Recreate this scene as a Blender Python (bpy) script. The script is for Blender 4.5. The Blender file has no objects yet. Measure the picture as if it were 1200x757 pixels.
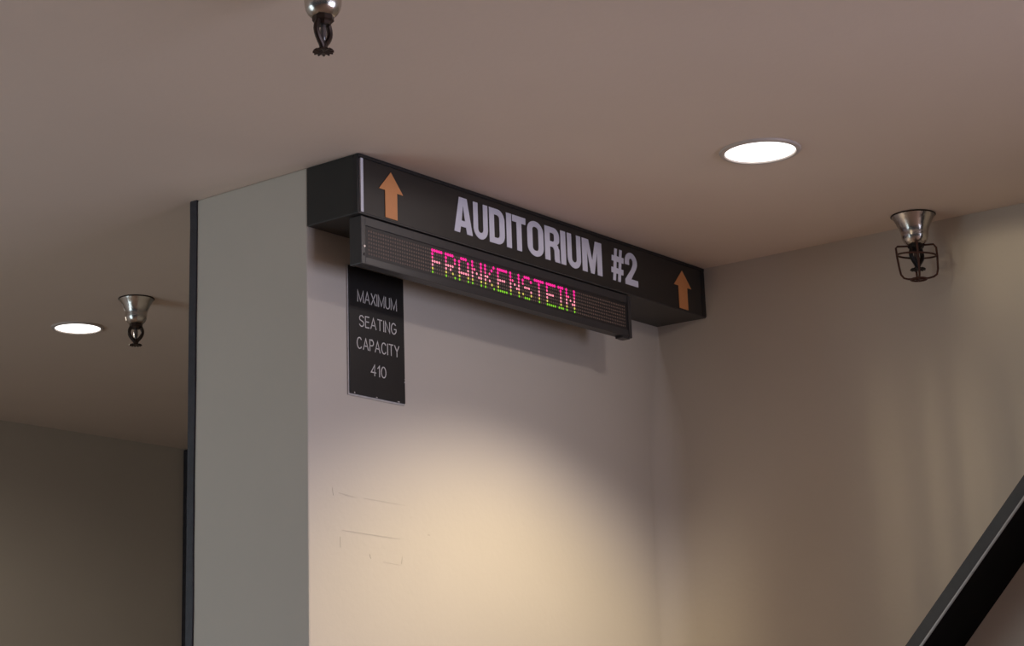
import bpy, bmesh, math, random
from mathutils import Vector, Euler, Matrix
random.seed(7)
S = bpy.context.scene
COL = S.collection
CE = 3.0                      # ceiling height; camera eye 1.6 m
W, H, L, D = 0.1684, 0.1483, 1.5133, 0.3874   # sign depth, sign height, wall length, pier depth

# ------------------------------------------------------------------ camera
cam = bpy.data.cameras.new('camera'); cam_o = bpy.data.objects.new('camera', cam); COL.objects.link(cam_o)
cam.sensor_fit = 'HORIZONTAL'; cam.sensor_width = 36.0
cam.lens = 2187.64 * 36.0 / 1200.0
cam.shift_x = (600 - 307.95) / 1200.0
cam.shift_y = (310.95 - 378.5) / 1200.0
cam.clip_start = 0.05
cam_o.location = (-3.1488, -2.9715, CE - 1.4)
_rx, _roll, _rz = 1.83145, 0.00088, -0.78982
cam_o.matrix_world = Matrix.Translation(cam_o.location) @ Matrix.Rotation(_rz, 4, 'Z') @ Matrix.Rotation(_rx, 4, 'X') @ Matrix.Rotation(_roll, 4, 'Z')
S.camera = cam_o

# ------------------------------------------------------------------ colour management
S.view_settings.view_transform = 'Standard'; S.view_settings.look = 'None'
S.view_settings.gamma = 1.0; S.view_settings.use_curve_mapping = False
S.view_settings.exposure = 0.0

# ------------------------------------------------------------------ world and daylight
wd = bpy.data.worlds.new('world'); S.world = wd; wd.use_nodes = True
wd.node_tree.nodes['Background'].inputs[0].default_value = (0.80, 0.86, 1.0, 1)
wd.node_tree.nodes['Background'].inputs[1].default_value = 0.05

def area(name, loc, target, sx, sy, power, col):
    l = bpy.data.lights.new(name, 'AREA'); l.shape = 'RECTANGLE'; l.size = sx; l.size_y = sy
    l.energy = power; l.color = col
    o = bpy.data.objects.new(name, l); COL.objects.link(o); o.location = loc
    o.rotation_euler = (Vector(target) - Vector(loc)).to_track_quat('-Z', 'Y').to_euler()
    return o
# daylight of the glazed lobby front behind the photographer
area('lobby_daylight', (1.2, -8.0, 1.3), (0.2, 0, 1.9), 5.0, 2.4, 245, (0.80, 0.82, 1.03))
# cool fill added at the left to turn the pier side neutral
area('pier_fill', (-3.4, 2.0, 1.4), (0, -0.4, 1.7), 1.8, 2.2, 31, (0.74, 0.92, 1.0))

# ------------------------------------------------------------------ materials
def mat(name, col, rough=0.6, metal=0.0, noise=None, bump=None, spec=0.5, emit=None, es=0.0):
    m = bpy.data.materials.new(name); m.use_nodes = True
    nt = m.node_tree; b = nt.nodes['Principled BSDF']
    b.inputs['Base Color'].default_value = (*col, 1); b.inputs['Roughness'].default_value = rough
    b.inputs['Metallic'].default_value = metal; b.inputs['Specular IOR Level'].default_value = spec
    if emit:
        b.inputs['Emission Color'].default_value = (*emit, 1); b.inputs['Emission Strength'].default_value = es
    tc = nt.nodes.new('ShaderNodeTexCoord')
    if noise:
        sc, amt = noise
        n = nt.nodes.new('ShaderNodeTexNoise'); n.inputs['Scale'].default_value = sc; n.inputs['Detail'].default_value = 5
        nt.links.new(tc.outputs['Object'], n.inputs['Vector'])
        r = nt.nodes.new('ShaderNodeMapRange'); r.inputs['To Min'].default_value = 1 - amt; r.inputs['To Max'].default_value = 1 + amt
        nt.links.new(n.outputs['Fac'], r.inputs['Value'])
        mx = nt.nodes.new('ShaderNodeMix'); mx.data_type = 'RGBA'; mx.blend_type = 'MULTIPLY'; mx.inputs[0].default_value = 1
        mx.inputs[6].default_value = (*col, 1); nt.links.new(r.outputs[0], mx.inputs[7])
        nt.links.new(mx.outputs[2], b.inputs['Base Color'])
    if bump:
        sc, st = bump
        n2 = nt.nodes.new('ShaderNodeTexNoise'); n2.inputs['Scale'].default_value = sc; n2.inputs['Detail'].default_value = 4
        nt.links.new(tc.outputs['Object'], n2.inputs['Vector'])
        bp = nt.nodes.new('ShaderNodeBump'); bp.inputs['Strength'].default_value = st; bp.inputs['Distance'].default_value = 0.004
        nt.links.new(n2.outputs['Fac'], bp.inputs['Height']); nt.links.new(bp.outputs[0], b.inputs['Normal'])
    return m
M = {
 'wall': mat('wall_paint', (0.64, 0.585, 0.52), 0.55, noise=(3.0, 0.04), bump=(60, 0.12), spec=0.3),
 'ceil': mat('ceiling_paint', (0.82, 0.69, 0.60), 0.7, noise=(2.0, 0.04), bump=(45, 0.15), spec=0.2),
 'carpet': mat('carpet', (0.43, 0.305, 0.225), 0.95, noise=(8, 0.3), bump=(300, 0.4), spec=0.1),
 'scuff': mat('scuff', (0.57, 0.52, 0.46), 0.7, noise=(40, 0.1)),
 'black_trim': mat('black_trim', (0.034, 0.034, 0.046), 0.5, noise=(40, 0.4), bump=(80, 0.4)),
 'sign_black': mat('sign_black', (0.024, 0.021, 0.019), 0.45, noise=(20, 0.15)),
 'sign_side': mat('sign_side', (0.020, 0.018, 0.016), 0.6, noise=(25, 0.2)),
 'sign_rail': mat('sign_rail', (0.012, 0.011, 0.012), 0.5, noise=(30, 0.2)),
 'sign_bottom': mat('sign_bottom', (0.05, 0.047, 0.045), 0.5, noise=(20, 0.15)),
 'strip': mat('pale_strip', (0.72, 0.72, 0.80), 0.5, noise=(60, 0.15)),
 'letter': mat('letter_vinyl', (0.70, 0.70, 0.82), 0.5, noise=(50, 0.05)),
 'orange': mat('orange_vinyl', (0.72, 0.30, 0.11), 0.5, noise=(50, 0.05)),
 'led_case': mat('led_case', (0.036, 0.034, 0.036), 0.4, noise=(30, 0.15)),
 'led_face': mat('led_face', (0.022, 0.019, 0.019), 0.5, noise=(30, 0.15)),
 'led_off': mat('led_off', (0.17, 0.115, 0.09), 0.5, noise=(30, 0.15)),
 'screw': mat('screw', (0.55, 0.5, 0.5), 0.35, 0.8, noise=(100, 0.1)),
 'plaque': mat('plaque_black', (0.016, 0.014, 0.014), 0.45, noise=(30, 0.2)),
 'plaque_edge': mat('plaque_edge', (0.55, 0.53, 0.52), 0.5, noise=(60, 0.3)),
 'engrave': mat('engraved_letters', (0.75, 0.73, 0.72), 0.6, noise=(60, 0.1)),
 'chrome': mat('aged_chrome', (0.62, 0.58, 0.54), 0.22, 1.0, noise=(60, 0.2), bump=(120, 0.15)),
 'dark_brass': mat('dark_bronze', (0.055, 0.038, 0.032), 0.4, 0.7, noise=(90, 0.4)),
 'black_head': mat('black_head', (0.012, 0.010, 0.011), 0.35, 0.4, noise=(90, 0.4)),
 'rust_wire': mat('rusty_wire', (0.085, 0.035, 0.025), 0.6, 0.4, noise=(120, 0.4)),
 'bulb': mat('sprinkler_glass', (0.10, 0.085, 0.085), 0.12, noise=(80, 0.2), spec=0.8),
 'ring': mat('downlight_ring', (0.60, 0.52, 0.48), 0.5, noise=(30, 0.05)),
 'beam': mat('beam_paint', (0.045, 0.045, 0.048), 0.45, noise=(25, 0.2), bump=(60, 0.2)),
 'beam_shade': mat('beam_underside_shade', (0.004, 0.004, 0.0045), 0.8, noise=(25, 0.2), spec=0.1),  # shade under the beam put into the colour, near-black
 'beam_edge': mat('beam_edge', (0.45, 0.44, 0.44), 0.4, 0.3, noise=(40, 0.25)),
 'lens1': mat('lit_lens', (0.9, 0.9, 0.9), 0.4, noise=(30, 0.02), emit=(1.0, 0.98, 0.94), es=2.2),
 'red': mat('led_magenta', (0.3, 0.0, 0.1), 0.4, noise=(30, 0.02), emit=(1.0, 0.01, 0.30), es=1.0),
 'pink': mat('led_pink', (0.4, 0.1, 0.2), 0.4, noise=(30, 0.02), emit=(1.0, 0.06, 0.26), es=1.1),
 'white': mat('led_pale', (0.5, 0.4, 0.4), 0.4, noise=(30, 0.02), emit=(1.0, 0.22, 0.33), es=1.05),
 'yellow': mat('led_amber', (0.4, 0.3, 0.1), 0.4, noise=(30, 0.02), emit=(0.60, 0.52, 0.07), es=0.9),
 'green': mat('led_green', (0.1, 0.3, 0.0), 0.4, noise=(30, 0.02), emit=(0.20, 0.58, 0.01), es=0.8),
}

# ------------------------------------------------------------------ helpers
def link(name, me, m, parent=None, loc=None):
    o = bpy.data.objects.new(name, me); COL.objects.link(o)
    for x in (m if isinstance(m, (list, tuple)) else [m]):
        if x and x.name not in [mm.name for mm in me.materials if mm]: me.materials.append(x)
    if parent: o.parent = parent
    if loc: o.location = loc
    return o
def tag(o, label=None, cat=None, group=None, kind=None):
    if label: o['label'] = label
    if cat: o['category'] = cat
    if group: o['group'] = group
    if kind: o['kind'] = kind
    return o
def empty(name, loc):
    o = bpy.data.objects.new(name, None); COL.objects.link(o); o.location = loc; o.empty_display_size = 0.05
    return o
def bm_mesh(bm, name, smooth=False):
    bmesh.ops.recalc_face_normals(bm, faces=bm.faces)
    me = bpy.data.meshes.new(name); bm.to_mesh(me); bm.free()
    if smooth:
        for p in me.polygons: p.use_smooth = True
        me.set_sharp_from_angle(angle=math.radians(40))
    return me
def add_box(bm, x0, x1, y0, y1, z0, z1):
    v = [bm.verts.new(c) for c in ((x0,y0,z0),(x1,y0,z0),(x1,y1,z0),(x0,y1,z0),(x0,y0,z1),(x1,y0,z1),(x1,y1,z1),(x0,y1,z1))]
    for f in ((0,3,2,1),(4,5,6,7),(0,1,5,4),(1,2,6,5),(2,3,7,6),(3,0,4,7)): bm.faces.new([v[i] for i in f])
    return v
def box(name, x0, x1, y0, y1, z0, z1, m, parent=None, bev=0.0, seg=2):
    """box in world coordinates (origin offset to the parent when there is one)"""
    bm = bmesh.new()
    off = Vector(parent.location) if parent else Vector((0, 0, 0))
    add_box(bm, x0-off.x, x1-off.x, y0-off.y, y1-off.y, z0-off.z, z1-off.z)
    if bev: bmesh.ops.bevel(bm, geom=list(bm.edges), offset=bev, segments=seg, affect='EDGES', profile=0.6)
    return link(name, bm_mesh(bm, name), m, parent)
def lathe_mesh(name, prof, n=32, smooth=True):
    bm = bmesh.new(); rings = []
    for r, z in prof:
        if r < 1e-6: rings.append([bm.verts.new((0, 0, z))])
        else: rings.append([bm.verts.new((r*math.cos(2*math.pi*k/n), r*math.sin(2*math.pi*k/n), z)) for k in range(n)])
    for a, b in zip(rings, rings[1:]):
        for k in range(n):
            k2 = (k+1) % n
            if len(a) == 1 and len(b) == 1: continue
            if len(a) == 1: bm.faces.new((a[0], b[k], b[k2]))
            elif len(b) == 1: bm.faces.new((a[k], b[0], a[k2]))
            else: bm.faces.new((a[k], b[k], b[k2], a[k2]))
    return bm_mesh(bm, name, smooth)
def add_tube(bm, pts, r, n=8, closed=False):
    pts = [Vector(p) for p in pts]; N = len(pts); rings = []
    up = None
    for i, p in enumerate(pts):
        if closed: t = pts[(i+1) % N] - pts[i-1]
        else: t = pts[min(i+1, N-1)] - pts[max(i-1, 0)]
        t.normalize()
        if up is None:
            up = Vector((0, 0, 1)) if abs(t.z) < 0.9 else Vector((1, 0, 0))
        a = t.cross(up)
        if a.length < 1e-4: a = t.cross(Vector((0, 1, 0)))
        a.normalize(); b = a.cross(t); up = b
        rings.append([bm.verts.new(p + a*r*math.cos(2*math.pi*k/n) + b*r*math.sin(2*math.pi*k/n)) for k in range(n)])
    for i in range(N if closed else N-1):
        A, B = rings[i], rings[(i+1) % N]
        for k in range(n): bm.faces.new((A[k], A[(k+1) % n], B[(k+1) % n], B[k]))
    if not closed:
        bm.faces.new(rings[0][::-1]); bm.faces.new(rings[-1])
def tube(name, pts, r, m, parent, n=8, closed=False):
    bm = bmesh.new(); add_tube(bm, pts, r, n, closed)
    return link(name, bm_mesh(bm, name, True), m, parent)
def outline_mesh(name, loops, depth):
    """filled outlines (x, z) with holes; front at y=-depth, back at y=0"""
    cu = bpy.data.curves.new(name, 'CURVE'); cu.dimensions = '2D'; cu.fill_mode = 'BOTH'; cu.extrude = depth/2
    for lp in loops:
        sp = cu.splines.new('POLY'); sp.points.add(len(lp)-1); sp.use_cyclic_u = True
        for q, (x, z) in zip(sp.points, lp): q.co = (x, z, 0, 1)
    o = bpy.data.objects.new('tmp', cu); COL.objects.link(o)
    dg = bpy.context.evaluated_depsgraph_get(); dg.update()
    me = bpy.data.meshes.new_from_object(o.evaluated_get(dg))
    bpy.data.objects.remove(o); bpy.data.curves.remove(cu)
    me.name = name
    me.transform(Matrix.Translation((0, -depth/2, 0)) @ Matrix.Rotation(math.pi/2, 4, 'X'))
    return me
def arc(cx, cy, rx, ry, a0, a1, n=8):
    return [(cx + rx*math.cos(math.radians(a0+(a1-a0)*k/n)), cy + ry*math.sin(math.radians(a0+(a1-a0)*k/n))) for k in range(n+1)]

# ------------------------------------------------------------------ the setting
def struct(o, label=None): o['kind'] = 'structure'; return o
struct(box('floor', -7, 6, -9, 3.6, -0.1, 0, M['carpet']))
struct(box('ceiling', -7, 6, -9, 3.6, CE, CE+0.12, M['ceil']))
wall_main = struct(box('wall_center', 0, 5.0, 0, D, 0, CE, M['wall'], bev=0.005))
cv = bmesh.new(); rows_ = []
for q in range(17):
    z = (CE-H-0.001) - (0.36*q/12 if q <= 12 else 0.36 + (CE-H-0.361)*(q-12)/4)
    u = min(1.0, q/12); RC = 0.003 + 0.072*u*u*(3-2*u)
    rows_.append([cv.verts.new((L-RC+RC*math.sin(math.radians(90*k/12)), -RC+RC*math.cos(math.radians(90*k/12))-0.0004, max(0, z))) for k in range(13)])
for A_, B_ in zip(rows_, rows_[1:]):
    for k in range(12): cv.faces.new((B_[k], B_[k+1], A_[k+1], A_[k])).smooth = True
bmesh.ops.recalc_face_normals(cv, faces=cv.faces)
me_ = bpy.data.meshes.new('wall_corner'); cv.to_mesh(me_); cv.free(); me_.materials.append(M['wall'])
wc = bpy.data.objects.new('wall_corner', me_); COL.objects.link(wc); wc['kind'] = 'structure'   # rounding added to soften the shade step between the two walls
struct(box('wall_right', L, L+0.15, -2.6, 0, 0, CE, M['wall']))
struct(box('wall_shade_stub', 0.90, L+0.15, -2.75, -2.6, 0, CE, M['wall']))  # unseen wall stub, added to keep daylight off the right side
struct(box('wall_far', -6, 5.0, 3.3, 3.45, 0, CE, M['wall']))
struct(box('wall_corridor_end', 5.0, 5.15, D, 3.45, 0, CE, M['wall']))
# black edging on the far corner of the pier and beside it on the far wall
t1 = bmesh.new(); zs = [0.0]
while zs[-1] < CE: zs.append(min(CE, zs[-1] + random.uniform(0.03, 0.12)))
prev = None
for z in zs:
    j = random.uniform(-0.0015, 0.0015); e = -0.004 + random.uniform(-0.0008, 0.0008)
    ring = [t1.verts.new((e, D-0.001+j, z)), t1.verts.new((0.05, D-0.001+j, z)), t1.verts.new((0.05, D+0.022, z)), t1.verts.new((e, D+0.022, z))]
    if prev:
        for k in range(4): t1.faces.new((prev[k], prev[(k+1) % 4], ring[(k+1) % 4], ring[k]))
    else: t1.faces.new(ring[::-1])
    prev = ring
t1.faces.new(prev)
struct(link('trim_1', bm_mesh(t1, 'trim_1'), M['black_trim']))
struct(box('trim_2', 2.66, 2.76, 3.27, 3.3, 0, CE-0.005, M['black_trim'], bev=0.004))
# faint outlines left on the painted wall by notices that have been taken down
def scuff(x0, z0, x1, z1, wdt):
    d = Vector((x1-x0, 0, z1-z0)); nrm = Vector((-d.z, 0, d.x)).normalized()*wdt
    bm = bmesh.new()
    n = 6
    top = []; bot = []
    for k in range(n+1):
        p = Vector((x0, -0.0006, CE+z0)) + d*(k/n); s = 0.4 + random.random()*0.8
        if k in (0, n): s = 0.15
        top.append(bm.verts.new(p + nrm*s)); bot.append(bm.verts.new(p - nrm*s))
    for k in range(n): bm.faces.new((bot[k], bot[k+1], top[k+1], top[k]))
    r = bmesh.ops.extrude_face_region(bm, geom=list(bm.faces))
    for v in [g for g in r['geom'] if isinstance(g, bmesh.types.BMVert)]: v.co.y += 0.0008
    link('scuff_mark', bm_mesh(bm, 'scuff_mark'), M['scuff'], wall_main)
for s in ((0.105, -0.782, 0.165, -0.787, 0.0014), (0.195, -0.786, 0.345, -0.789, 0.0014), (0.083, -0.772, 0.086, -0.79, 0.001),
          (0.116, -0.869, 0.325, -0.873, 0.0015), (0.332, -0.915, 0.328, -0.933, 0.0012), (0.212, -0.918, 0.216, -0.928, 0.0012),
          (0.262, -0.933, 0.325, -0.936, 0.0009), (0.108, -0.885, 0.109, -0.91, 0.0009), (0.43, -0.853, 0.438, -0.8535, 0.0015)):
    scuff(*s)

# ------------------------------------------------------------------ auditorium sign box
FY = -W
sg = empty('auditorium_sign', (0, 0, CE-H))
tag(sg, 'long black box sign reading AUDITORIUM #2 with two orange arrows', 'sign')
box('sign_body', 0.001, L-0.002, FY+0.006, -0.001, CE-H+0.004, CE-0.001, M['sign_side'], sg)
box('end_panel', -0.001, 0.0035, FY+0.016, -0.002, CE-H+0.002, CE-0.003, M['sign_side'], sg, bev=0.001)
box('front_panel', 0.010, L-0.022, FY, FY+0.007, CE-H+0.003, CE-0.010, M['sign_black'], sg, bev=0.001)
box('top_rail', 0.0, L-0.002, FY-0.002, FY+0.012, CE-0.010, CE-0.001, M['sign_rail'], sg, bev=0.001)
box('bottom_panel', 0.0, L-0.002, FY+0.001, -0.001, CE-H, CE-H+0.004, M['sign_bottom'], sg, bev=0.0008)
box('corner_post', -0.002, 0.006, FY+0.002, FY+0.016, CE-H+0.003, CE-0.008, M['sign_rail'], sg, bev=0.001)
box('edge_strip', 0.006, 0.0155, FY-0.002, FY+0.004, CE-H+0.004, CE-0.011, M['strip'], sg, bev=0.0008)
box('end_rail', L-0.022, L-0.002, FY-0.001, FY+0.012, CE-H+0.003, CE-0.010, M['sign_rail'], sg, bev=0.001)

s_, t_ = 0.32, 0.17
def rr(x0, y0, x1, y1, rx, ry, n=8):
    return (arc(x1-rx, y1-ry, rx, ry, 90, 0, n) + arc(x1-rx, y0+ry, rx, ry, 0, -90, n) +
            arc(x0+rx, y0+ry, rx, ry, -90, -180, n) + arc(x0+rx, y1-ry, rx, ry, 180, 90, n))
GL = {
 'A': [[(0,0),(.29,1),(.71,1),(1,0),(.69,0),(.64,.18),(.36,.18),(.31,0)], [(.405,.35),(.595,.35),(.5,.78)]],
 'U': [[(0,1)] + arc(.5,.30,.5,.315,180,360,16) + [(1,1),(1-s_,1)] + arc(.5,.27,.5-s_,.105,0,-180,10) + [(s_,1)]],
 'D': [[(0,0),(0,1),(.5,1)] + arc(.55,.70,.45,.30,90,0,8) + arc(.55,.30,.45,.30,0,-90,8)],
 'I': [[(0,0),(0,1),(1,1),(1,0)]],
 'T': [[(.32,0),(.32,.81),(0,.81),(0,1),(1,1),(1,.81),(.68,.81),(.68,0)]],
 'O': [rr(0,-.015,1,1.015,.5,.30,10), rr(s_,.15,1-s_,.85,.16,.09,6)],
 'R': [[(0,0),(0,1),(.55,1)] + arc(.60,.76,.37,.24,90,0,8) + [(.97,.68)] + arc(.77,.66,.20,.14,0,-80,6) +
       [(.90,.47)] + arc(.76,.36,.20,.10,50,0,4) + [(.96,.10),(1.0,0),(.67,0),(.63,.08),(.63,.33),(.54,.42),(.34,.42),(.34,0)],
       [(.34,.58),(.34,.83),(.52,.83)] + arc(.52,.765,.11,.065,90,0,5) + arc(.52,.645,.11,.065,0,-90,5)],
 'M': [[(0,0),(0,1),(.33,1),(.5,.40),(.67,1),(1,1),(1,0),(.755,0),(.755,.66),(.59,0),(.41,0),(.245,.66),(.245,0)]],
 '#': [[(.10,0),(.15,.23),(0,.23),(.02,.40),(.18,.40),(.22,.60),(.06,.60),(.08,.77),(.25,.77),(.30,1),(.51,1),(.46,.77),(.63,.77),(.68,1),(.89,1),(.84,.77),(1,.77),(.98,.60),(.81,.60),(.77,.40),(.94,.40),(.92,.23),(.74,.23),(.69,0),(.48,0),(.53,.23),(.36,.23),(.31,0)],
       [(.40,.40),(.57,.40),(.61,.60),(.43,.60)]],
 '2': [[(0,0),(1,0),(1,.19),(.47,.19),(.66,.36),(.88,.54)] + arc(.5,.72,.48,.295,-15,185,18) + [(.02,.62),(.35,.62)] +
       arc(.5,.74,.15,.10,180,0,8) + [(.64,.66),(.50,.50),(.20,.29),(.0,.15)]],
}
GL['D'].append([(s_,.17),(s_,.83),(.48,.83)] + arc(.50,.73,.16,.10,90,0,5) + arc(.50,.27,.16,.10,0,-90,5) + [(.48,.17)])
cache = {}
for ch, x0, x1 in (('A',.3529,.4282),('U',.4300,.4905),('D',.4950,.5605),('I',.5660,.5890),('T',.5910,.6503),('O',.6545,.7265),('R',.7305,.7985),
                   ('I',.8005,.8250),('U',.8305,.8935),('M',.8980,.9915),('#',1.0333,1.0970),('2',1.0995,1.1633)):
    x0 += 0.0008; x1 -= 0.0012; wdt, hgt = x1-x0, 0.0925
    me = outline_mesh('letter', [[(x*wdt, z*hgt) for x, z in lp] for lp in GL[ch]], 0.0015)
    o = link('letter', me, M['letter'], sg, (x0, FY-0.0004, H-0.1205))
def arrow(xc, zt, hgt, wdt, shaft):
    hd = hgt*0.42
    lp = [(-shaft/2,-hgt),(-shaft/2,-hd),(-wdt/2,-hd),(0,0),(wdt/2,-hd),(shaft/2,-hd),(shaft/2,-hgt)]
    o = link('arrow', outline_mesh('arrow', [lp], 0.0015), M['orange'], sg, (xc, FY-0.0004, H+zt))
    return o
arrow(0.1155, -0.0235, 0.1165, 0.088, 0.044); arrow(1.3915, -0.0285, 0.1135, 0.090, 0.045)

# ------------------------------------------------------------------ LED message display under the box
led = empty('led_display', (0, 0, CE-0.268))
tag(led, 'slim black LED ticker spelling FRANKENSTEIN hung beneath the black sign box', 'LED display')
LX0, LX1, LT, LB = 0.010, 1.124, CE-0.1515, CE-0.268
LF = FY+0.004                                                         # front plane of the bezel
box('housing', LX0+0.004, LX1-0.004, LF+0.004, LF+0.034, LB+0.002, LT, M['led_case'], led, bev=0.001)
box('bezel_top', LX0+0.016, LX1-0.013, LF, LF+0.006, LT-0.022, LT, M['led_case'], led, bev=0.0015)
box('bezel_bottom', LX0+0.016, LX1-0.013, LF, LF+0.006, LB, LB+0.019, M['led_case'], led, bev=0.0015)
box('end_cap', LX0, LX0+0.016, LF-0.001, LF+0.036, LB-0.001, LT, M['led_case'], led, bev=0.002)
box('end_cap', LX1-0.013, LX1, LF-0.003, LF+0.036, LB-0.003, LT, M['led_case'], led, bev=0.002)
box('display_face', LX0+0.016, LX1-0.013, LF+0.0025, LF+0.0045, LB+0.019, LT-0.022, M['led_face'], led)
box('bottom_clip', LX1-0.040, LX1-0.006, LF+0.002, LF+0.026, LB-0.006, LB+0.003, M['led_case'], led, bev=0.001)
for zc in (CE-0.225, CE-0.245):
    o = link('screw', lathe_mesh('screw', [(0,.0025),(.003,.002),(.004,0)], 12), M['screw'] if zc > CE-0.23 else M['led_case'], led,
             (LX0+0.011, LF-0.0008, zc-(CE-0.268))); o.rotation_euler = (math.pi/2, 0, 0)
FONT = {'F':"11111 10000 10000 11110 10000 10000 10000",'R':"11110 10001 10001 11110 10100 10010 10001",
        'A':"01110 10001 10001 10001 11111 10001 10001",'N':"10001 10001 11001 10101 10011 10001 10001",
        'K':"10001 10010 10100 11000 10100 10010 10001",'E':"11111 10000 10000 11110 10000 10000 11111",
        'S':"01110 10001 10000 01110 00001 10001 01110",'T':"11111 00100 00100 00100 00100 00100 00100",
        'I':"111 010 010 010 010 010 111"}
XP, ZP, TX, TZ = 0.00866, 0.0092, 0.2755, -0.1845
def dot(bm, x, z, r, prot, mi=0, n=6):
    c = bm.verts.new((x, -prot, z)); ring = [bm.verts.new((x+r*math.cos(2*math.pi*k/n), 0, z+r*math.sin(2*math.pi*k/n))) for k in range(n)]
    for k in range(n): bm.faces.new((c, ring[k], ring[(k+1) % n])).material_index = mi
ROWM = [0, 0, 1, 2, 2, 3, 4]
LM = [M['red'], M['pink'], M['white'], M['yellow'], M['green']]
lit = set(); colm = 0; rz0 = 0.268 + TZ
for ch in 'FRANKENSTEIN':
    bm = bmesh.new(); rows = FONT[ch].split()
    for r, row in enumerate(rows):
        for c, v in enumerate(row):
            if v == '1':
                lit.add((colm+c, r))
                dot(bm, (colm+c)*XP, rz0-r*ZP, 0.0043 if r < 2 else 0.0034, 0.002, ROWM[r], 8)
    me = bpy.data.meshes.new('lit_letter'); bm.to_mesh(me); bm.free()
    for x in LM: me.materials.append(x)
    o = bpy.data.objects.new('lit_letter', me); COL.objects.link(o); o.parent = led; o.location = (TX, LF+0.0024, 0)
    colm += len(rows[0]) + 1
bm = bmesh.new()
c0 = -int((TX-LX0-0.026)/XP); c1 = int((LX1-0.022-TX)/XP)
for c in range(c0, c1+1):
    for r in range(7):
        if (c, r) not in lit: dot(bm, c*XP, rz0-r*ZP, 0.0030, 0.0012)
o = link('unlit_diodes', bm_mesh(bm, 'unlit_diodes'), M['led_off'], led, (TX, LF+0.0024, 0)); o['kind'] = 'stuff'

# ------------------------------------------------------------------ capacity plaque
px0, px1, pz0, pz1 = 0.1417, 0.3462, CE-0.5374, CE-0.2182
pq = empty('capacity_plaque', (px0, 0, pz0))
tag(pq, 'black wall plaque engraved MAXIMUM SEATING CAPACITY 410', 'plaque')
box('backing', px0-0.003, px1+0.001, -0.004, 0, pz0-0.004, pz1+0.001, M['plaque_edge'], pq, bev=0.0008)
box('plate', px0, px1, -0.007, -0.003, pz0, pz1, M['plaque'], pq, bev=0.001)
def ribbon(bm, pts, hw):
    pts = [Vector((p[0], 0, p[1])) for p in pts]; n = len(pts); Lf, Rt = [], []
    for i, p in enumerate(pts):
        d0 = (p-pts[i-1]).normalized() if i else (pts[1]-p).normalized()
        d1 = (pts[i+1]-p).normalized() if i < n-1 else d0
        n0 = Vector((-d0.z, 0, d0.x)); n1 = Vector((-d1.z, 0, d1.x)); mvec = (n0+n1)
        mvec = mvec/max(mvec.length, 1e-6); k = hw/max(0.45, mvec.dot(n0))
        e = -d0*hw*0.6 if i == 0 else (d1*hw*0.6 if i == n-1 else Vector())
        Lf.append(bm.verts.new(p+mvec*k+e)); Rt.append(bm.verts.new(p-mvec*k+e))
    for i in range(n-1): bm.faces.new((Rt[i], Rt[i+1], Lf[i+1], Lf[i]))
ST = {
 'M': (.86, [[(0,0),(0,1),(.43,.08),(.86,1),(.86,0)]]), 'A': (.74, [[(0,0),(.37,1),(.74,0)],[(.13,.33),(.61,.33)]]),
 'X': (.66, [[(0,0),(.66,1)],[(0,1),(.66,0)]]), 'I': (.0, [[(0,0),(0,1)]]),
 'U': (.62, [[(0,1)] + arc(.31,.31,.31,.31,180,360,10) + [(.62,1)]]),
 'S': (.60, [arc(.30,.75,.28,.25,20,215,9) + [(.30,.52)] + arc(.30,.26,.30,.26,55,-160,9)]),
 'E': (.52, [[(.52,0),(0,0),(0,1),(.52,1)],[(0,.53),(.46,.53)]]), 'T': (.62, [[(.31,0),(.31,1)],[(0,1),(.62,1)]]),
 'N': (.62, [[(0,0),(0,1),(.62,0),(.62,1)]]), 'G': (.70, [arc(.36,.5,.36,.5,45,330,14) + [(.70,.25),(.70,.45),(.42,.45)]]),
 'C': (.68, [arc(.36,.5,.36,.5,42,318,14)]), 'P': (.56, [[(0,0),(0,1),(.30,1)] + arc(.30,.74,.26,.26,90,-90,8) + [(0,.48)]]),
 'Y': (.66, [[(0,1),(.33,.47),(.66,1)],[(.33,.47),(.33,0)]]), '4': (.60, [[(.44,0),(.44,1),(0,.30),(.60,.30)]]),
 '1': (.22, [[(0,.76),(.22,1),(.22,0)]]), '0': (.58, [arc(.29,.5,.29,.5,90,450,20)]),
}
for word, zx0, zx1, zb, hgt in (('MAXIMUM',.1725,.318,-.305,.0285),('SEATING',.178,.315,-.366,.0270),('CAPACITY',.1685,.3245,-.4225,.0275),('410',.219,.2735,-.4830,.0265)):
    gap = .24; tot = sum(ST[c][0] for c in word) + gap*(len(word)-1); k = (zx1-zx0)/tot; x = zx0
    for c in word:
        bm = bmesh.new()
        for pl in ST[c][1]: ribbon(bm, [(a*k, b*hgt) for a, b in pl], 0.0013)
        r = bmesh.ops.extrude_face_region(bm, geom=list(bm.faces))
        for v in [g for g in r['geom'] if isinstance(g, bmesh.types.BMVert)]: v.co.y -= 0.0006
        link('engraved_letter', bm_mesh(bm, 'engraved_letter'), M['engrave'], pq, (x-px0, -0.0069, CE+zb-pz0))
        x += (ST[c][0]+gap)*k

# pale chips along the worn plaque edges
for cx_, cz_, cw_, chh in ((px1-0.003, pz0+0.052, 0.0035, 0.004), (px1-0.002, pz0+0.060, 0.0025, 0.003), (px0+0.014, pz0+0.001, 0.004, 0.004), (px1-0.030, pz0+0.0005, 0.008, 0.003), (px0+0.094, pz0+0.0005, 0.006, 0.0025)):
    ch_ = box('chip', cx_, cx_+cw_, -0.0074, -0.006, cz_, cz_+chh, M['plaque_edge'], pq, bev=0.0005, seg=1)
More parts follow.
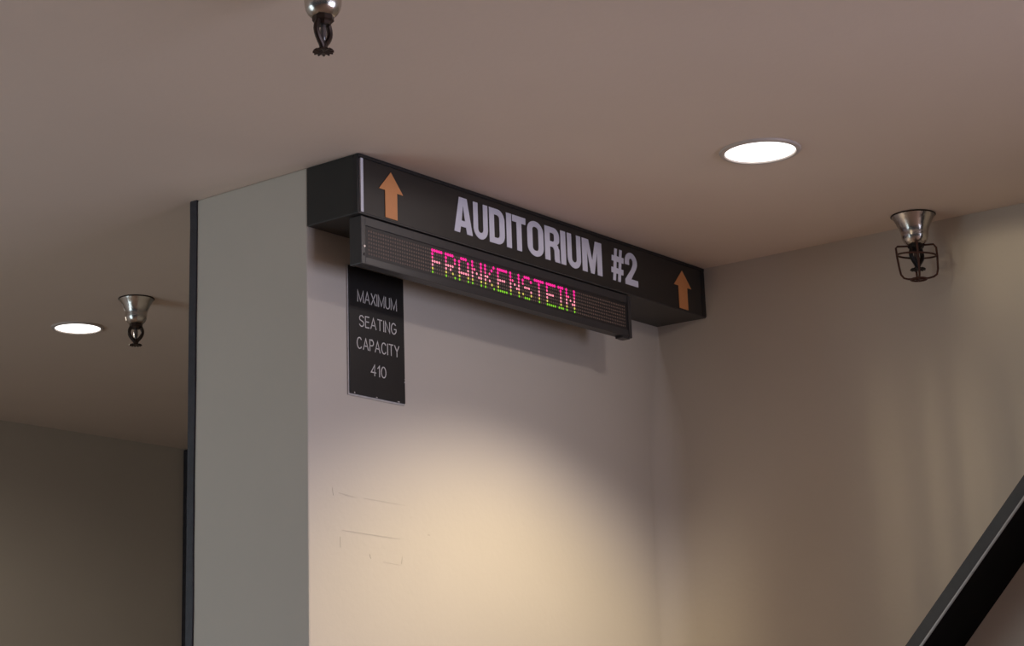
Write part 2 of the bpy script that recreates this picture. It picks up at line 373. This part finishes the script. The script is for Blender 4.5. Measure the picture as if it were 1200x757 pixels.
# ------------------------------------------------------------------ fire sprinklers
def sprinkler(x, y, rot, label, head_mat, guard=False):
    o = empty('fire_sprinkler', (x, y, CE)); o.rotation_euler = (0, 0, rot)
    tag(o, label, 'sprinkler', 'ceiling fire sprinklers')
    prof = [(0.0,-.0005),(.054,-.0005),(.0555,-.002),(.0545,-.005),(.050,-.011),(.0445,-.022),(.039,-.034),(.0355,-.043),(.0345,-.050),(.0340,-.058),(.0325,-.066),(.0285,-.074),(.0225,-.080),(.019,-.0815),(0,-.0815)]
    link('escutcheon', lathe_mesh('escutcheon', prof, 40), M['chrome'], o)
    rim = [(.0545,-.0002),(.0568,-.0008),(.0572,-.0025),(.0560,-.0038),(.0545,-.004)]
    link('flange', lathe_mesh('flange', rim, 40), M['dark_brass'], o)
    link('body', lathe_mesh('body', [(0,-.079),(.020,-.079),(.0205,-.089),(.017,-.092),(.013,-.097),(0,-.097)], 8, False), head_mat, o)
    for s in (-1, 1):
        pts = []
        for k in range(9):
            a = k/8; pts.append((s*(.0145+.0080*math.sin(math.pi*min(1, a*1.12))-.012*a*a), 0, -.090-.050*a))
        tube('frame_arm', pts, 0.0056, head_mat, o)
    link('glass_bulb', lathe_mesh('glass_bulb', [(0,-.094),(.004,-.096),(.0058,-.106),(.0062,-.116),(.0045,-.127),(0,-.133)], 12), M['bulb'], o)
    link('boss', lathe_mesh('boss', [(0,-.130),(.005,-.131),(.007,-.138),(.0062,-.146),(0,-.147)], 12), head_mat, o)
    bm = bmesh.new(); n = 24; up = []; dn = []
    for k in range(n*2):
        r = .0195 if (k//2) % 2 == 0 else .0170
        a = 2*math.pi*k/(n*2); up.append(bm.verts.new((r*math.cos(a), r*math.sin(a), -.1455-(.002 if r > .018 else 0)))); dn.append(bm.verts.new((r*math.cos(a), r*math.sin(a), -.1485-(.002 if r > .018 else 0))))
    cu, cd = bm.verts.new((0,0,-.145)), bm.verts.new((0,0,-.150)); q = n*2
    for k in range(q):
        k2 = (k+1) % q
        bm.faces.new((up[k], up[k2], dn[k2], dn[k])); bm.faces.new((cu, up[k2], up[k])); bm.faces.new((cd, dn[k], dn[k2]))
    link('deflector', bm_mesh(bm, 'deflector'), head_mat, o)
    if guard:
        g = empty('wire_guard', (0, 0, 0)); g.parent = o
        for i, a in enumerate((math.radians(-44), math.radians(46))):
            ca, sa = math.cos(a), math.sin(a)
            pts = [(-.020,-.084),(-.046,-.083),(-.050,-.087),(-.049,-.110),(-.046,-.140),(-.043,-.160),(-.036,-.170),(-.026,-.173),(0,-.174-.002*i),
                   (.026,-.173),(.038,-.170),(.046,-.164),(.0495,-.150),(.051,-.115),(.050,-.092),(.044,-.083),(.020,-.083)]
            tube('guard_wire', [(r*ca, r*sa, z) for r, z in pts], 0.0027, M['rust_wire'], g)
        tube('guard_ring', [(.0485*math.cos(2*math.pi*k/28), .0485*math.sin(2*math.pi*k/28), -.110+.006*math.sin(2*math.pi*k/28)) for k in range(28)], 0.0025, M['rust_wire'], g, closed=True)
        tube('guard_ring', [(.020*math.cos(2*math.pi*k/20), .020*math.sin(2*math.pi*k/20), -.175) for k in range(20)], 0.0025, M['rust_wire'], g, closed=True)
    return o
VA = _rz + 0.0
sprinkler(-0.811, -0.809, VA+0.9, 'chrome cup sprinkler nearest the camera, cut off by the top of the picture', M['dark_brass'])
sprinkler(0.589, 1.288, VA+0.1, 'chrome cup sprinkler beside the round light behind the pier', M['dark_brass'])
sprinkler(1.418, -0.862, VA+0.5, 'chrome cup sprinkler in a rusty wire guard close to the right wall', M['black_head'], True)

# ------------------------------------------------------------------ recessed downlights
def downlight(x, y, label, r):
    o = empty('downlight', (x, y, CE)); tag(o, label, 'ceiling light', 'recessed ceiling downlights')
    link('trim_ring', lathe_mesh('trim_ring', [(r*.86,-.0005),(r*.86,-.004),(r*.88,-.0065),(r*.94,-.007),(r*.985,-.005),(r,-.001),(r,-.0003)], 56), M['ring'], o)
    link('lens', lathe_mesh('lens', [(0,-.006),(r*.5,-.0055),(r*.8,-.004),(r*.87,-.0025)], 56), M['lens1'], o)
    return o
def lamp(o, name, power, col, build, cone=180, soft=0.07):
    l = bpy.data.lights.new(name, 'SPOT'); l.energy = power; l.color = col; l.spot_size = math.radians(cone); l.spot_blend = 0.08 if build else 0.45; l.shadow_soft_size = soft
    lo = bpy.data.objects.new(name, l); COL.objects.link(lo); lo.parent = o; lo.location = (0, 0, -0.012)
    if build:
        l.use_nodes = True; nt = l.node_tree; em = nt.nodes['Emission']
        def N(op, a, b=None, c=None):
            n = nt.nodes.new('ShaderNodeMath'); n.operation = op
            for i, v in enumerate((a, b, c)):
                if v is None: continue
                if isinstance(v, (int, float)): n.inputs[i].default_value = v
                else: nt.links.new(v, n.inputs[i])
            return n.outputs[0]
        def ss(v, lo_, hi_, a=0.0, b=1.0):
            n = nt.nodes.new('ShaderNodeMapRange'); n.interpolation_type = 'SMOOTHSTEP'
            nt.links.new(v, n.inputs['Value']); n.inputs['From Min'].default_value = lo_; n.inputs['From Max'].default_value = hi_
            n.inputs['To Min'].default_value = a; n.inputs['To Max'].default_value = b
            return n.outputs[0]
        tc = nt.nodes.new('ShaderNodeTexCoord'); sp = nt.nodes.new('ShaderNodeSeparateXYZ'); nt.links.new(tc.outputs['Normal'], sp.inputs[0])
        nt.links.new(build(N, ss, sp.outputs[0], sp.outputs[1], sp.outputs[2], nt), em.inputs['Strength'])
    return l
d1 = downlight(0.655, -0.855, 'round white downlight in the ceiling in front of the black sign', 0.094)
d2 = downlight(0.715, 1.724, 'round white downlight deep in the passage left of the pier', 0.088)
def wallwash(N, ss, x, y, z, nt):
    """hand-shaped spread: strong towards the sign wall, noise streaks put in to the side"""
    az = N('ARCTAN2', x, y); c = N('ABSOLUTE', z)
    sector = N('MULTIPLY', ss(az, 0.62, 1.05, 1, 0), ss(az, -1.5, -0.9, 0, 1))
    wash = N('MULTIPLY', sector, ss(c, 0.47, 0.76, 0.038, 1.0))
    nz = nt.nodes.new('ShaderNodeTexNoise'); nz.noise_dimensions = '1D'; nz.inputs['Scale'].default_value = 18.0; nz.inputs['Detail'].default_value = 1
    nt.links.new(az, nz.inputs['W'])
    st = N('MULTIPLY', ss(nz.outputs['Fac'], 0.40, 0.62), ss(az, 1.22, 1.45))  # streaks of light on the right wall, put into the lamp by noise
    st = N('MULTIPLY', N('MULTIPLY', st, ss(c, 0.25, 0.70)), 0.12)
    top = N('MULTIPLY', N('MULTIPLY', ss(az, 1.56, 1.80), ss(c, 0.12, 0.55, 1, 0)), 0.06)  # extra brightness for the upper right wall, put into the spread
    k = nt.nodes.new('ShaderNodeMix'); k.data_type = 'RGBA'
    nt.links.new(N('MAXIMUM', ss(c, 0.45, 0.70), N('SUBTRACT', 1.0, sector)), k.inputs[0]); k.inputs[6].default_value = (1.0, 0.88, 0.84, 1); k.inputs[7].default_value = (1.0, 0.83, 0.56, 1)
    nt.links.new(k.outputs[2], nt.nodes['Emission'].inputs['Color'])
    return N('ADD', N('ADD', N('ADD', wash, st), top), 0.004)
lamp(d1, 'downlight_lamp', 136, (1.0, 1.0, 1.0), wallwash, soft=0.040)
lamp(d2, 'downlight_lamp', 28, (1.0, 0.88, 0.72), None, cone=174)

# ------------------------------------------------------------------ sloping stair beam on the right wall
by0, bz0 = -0.850, CE-1.112
dirv = Vector((0, -0.171, 0.197)).normalized()
bw, bh = 0.222, 0.052
be = empty('stair_beam', (L, by0, bz0))
tag(be, 'sloping black beam of a staircase climbing along the right wall', 'beam')
nrm = Vector((0, dirv.z, -dirv.y))          # up, at right angles to the slope
def slab(name, x0, x1, n0, n1, m, bev=0.0, a=-2.2, b=1.9):
    bm = bmesh.new(); vs = add_box(bm, x0, x1, a, b, n0, n1)
    for v in vs:
        c = v.co.copy(); p = dirv*c.y + nrm*c.z; v.co = (c.x, p.y, p.z)
    if bev: bmesh.ops.bevel(bm, geom=list(bm.edges), offset=bev, segments=2, affect='EDGES')
    return link(name, bm_mesh(bm, name), m, be)
pt = bh*abs(dirv.y)
slab('beam_core', -bw+0.004, -0.001, 0.0015, pt-0.002, M['beam_shade'])
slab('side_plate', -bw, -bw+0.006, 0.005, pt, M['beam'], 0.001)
slab('underside_plate', -bw+0.004, -0.0005, 0, 0.0025, M['beam_shade'])
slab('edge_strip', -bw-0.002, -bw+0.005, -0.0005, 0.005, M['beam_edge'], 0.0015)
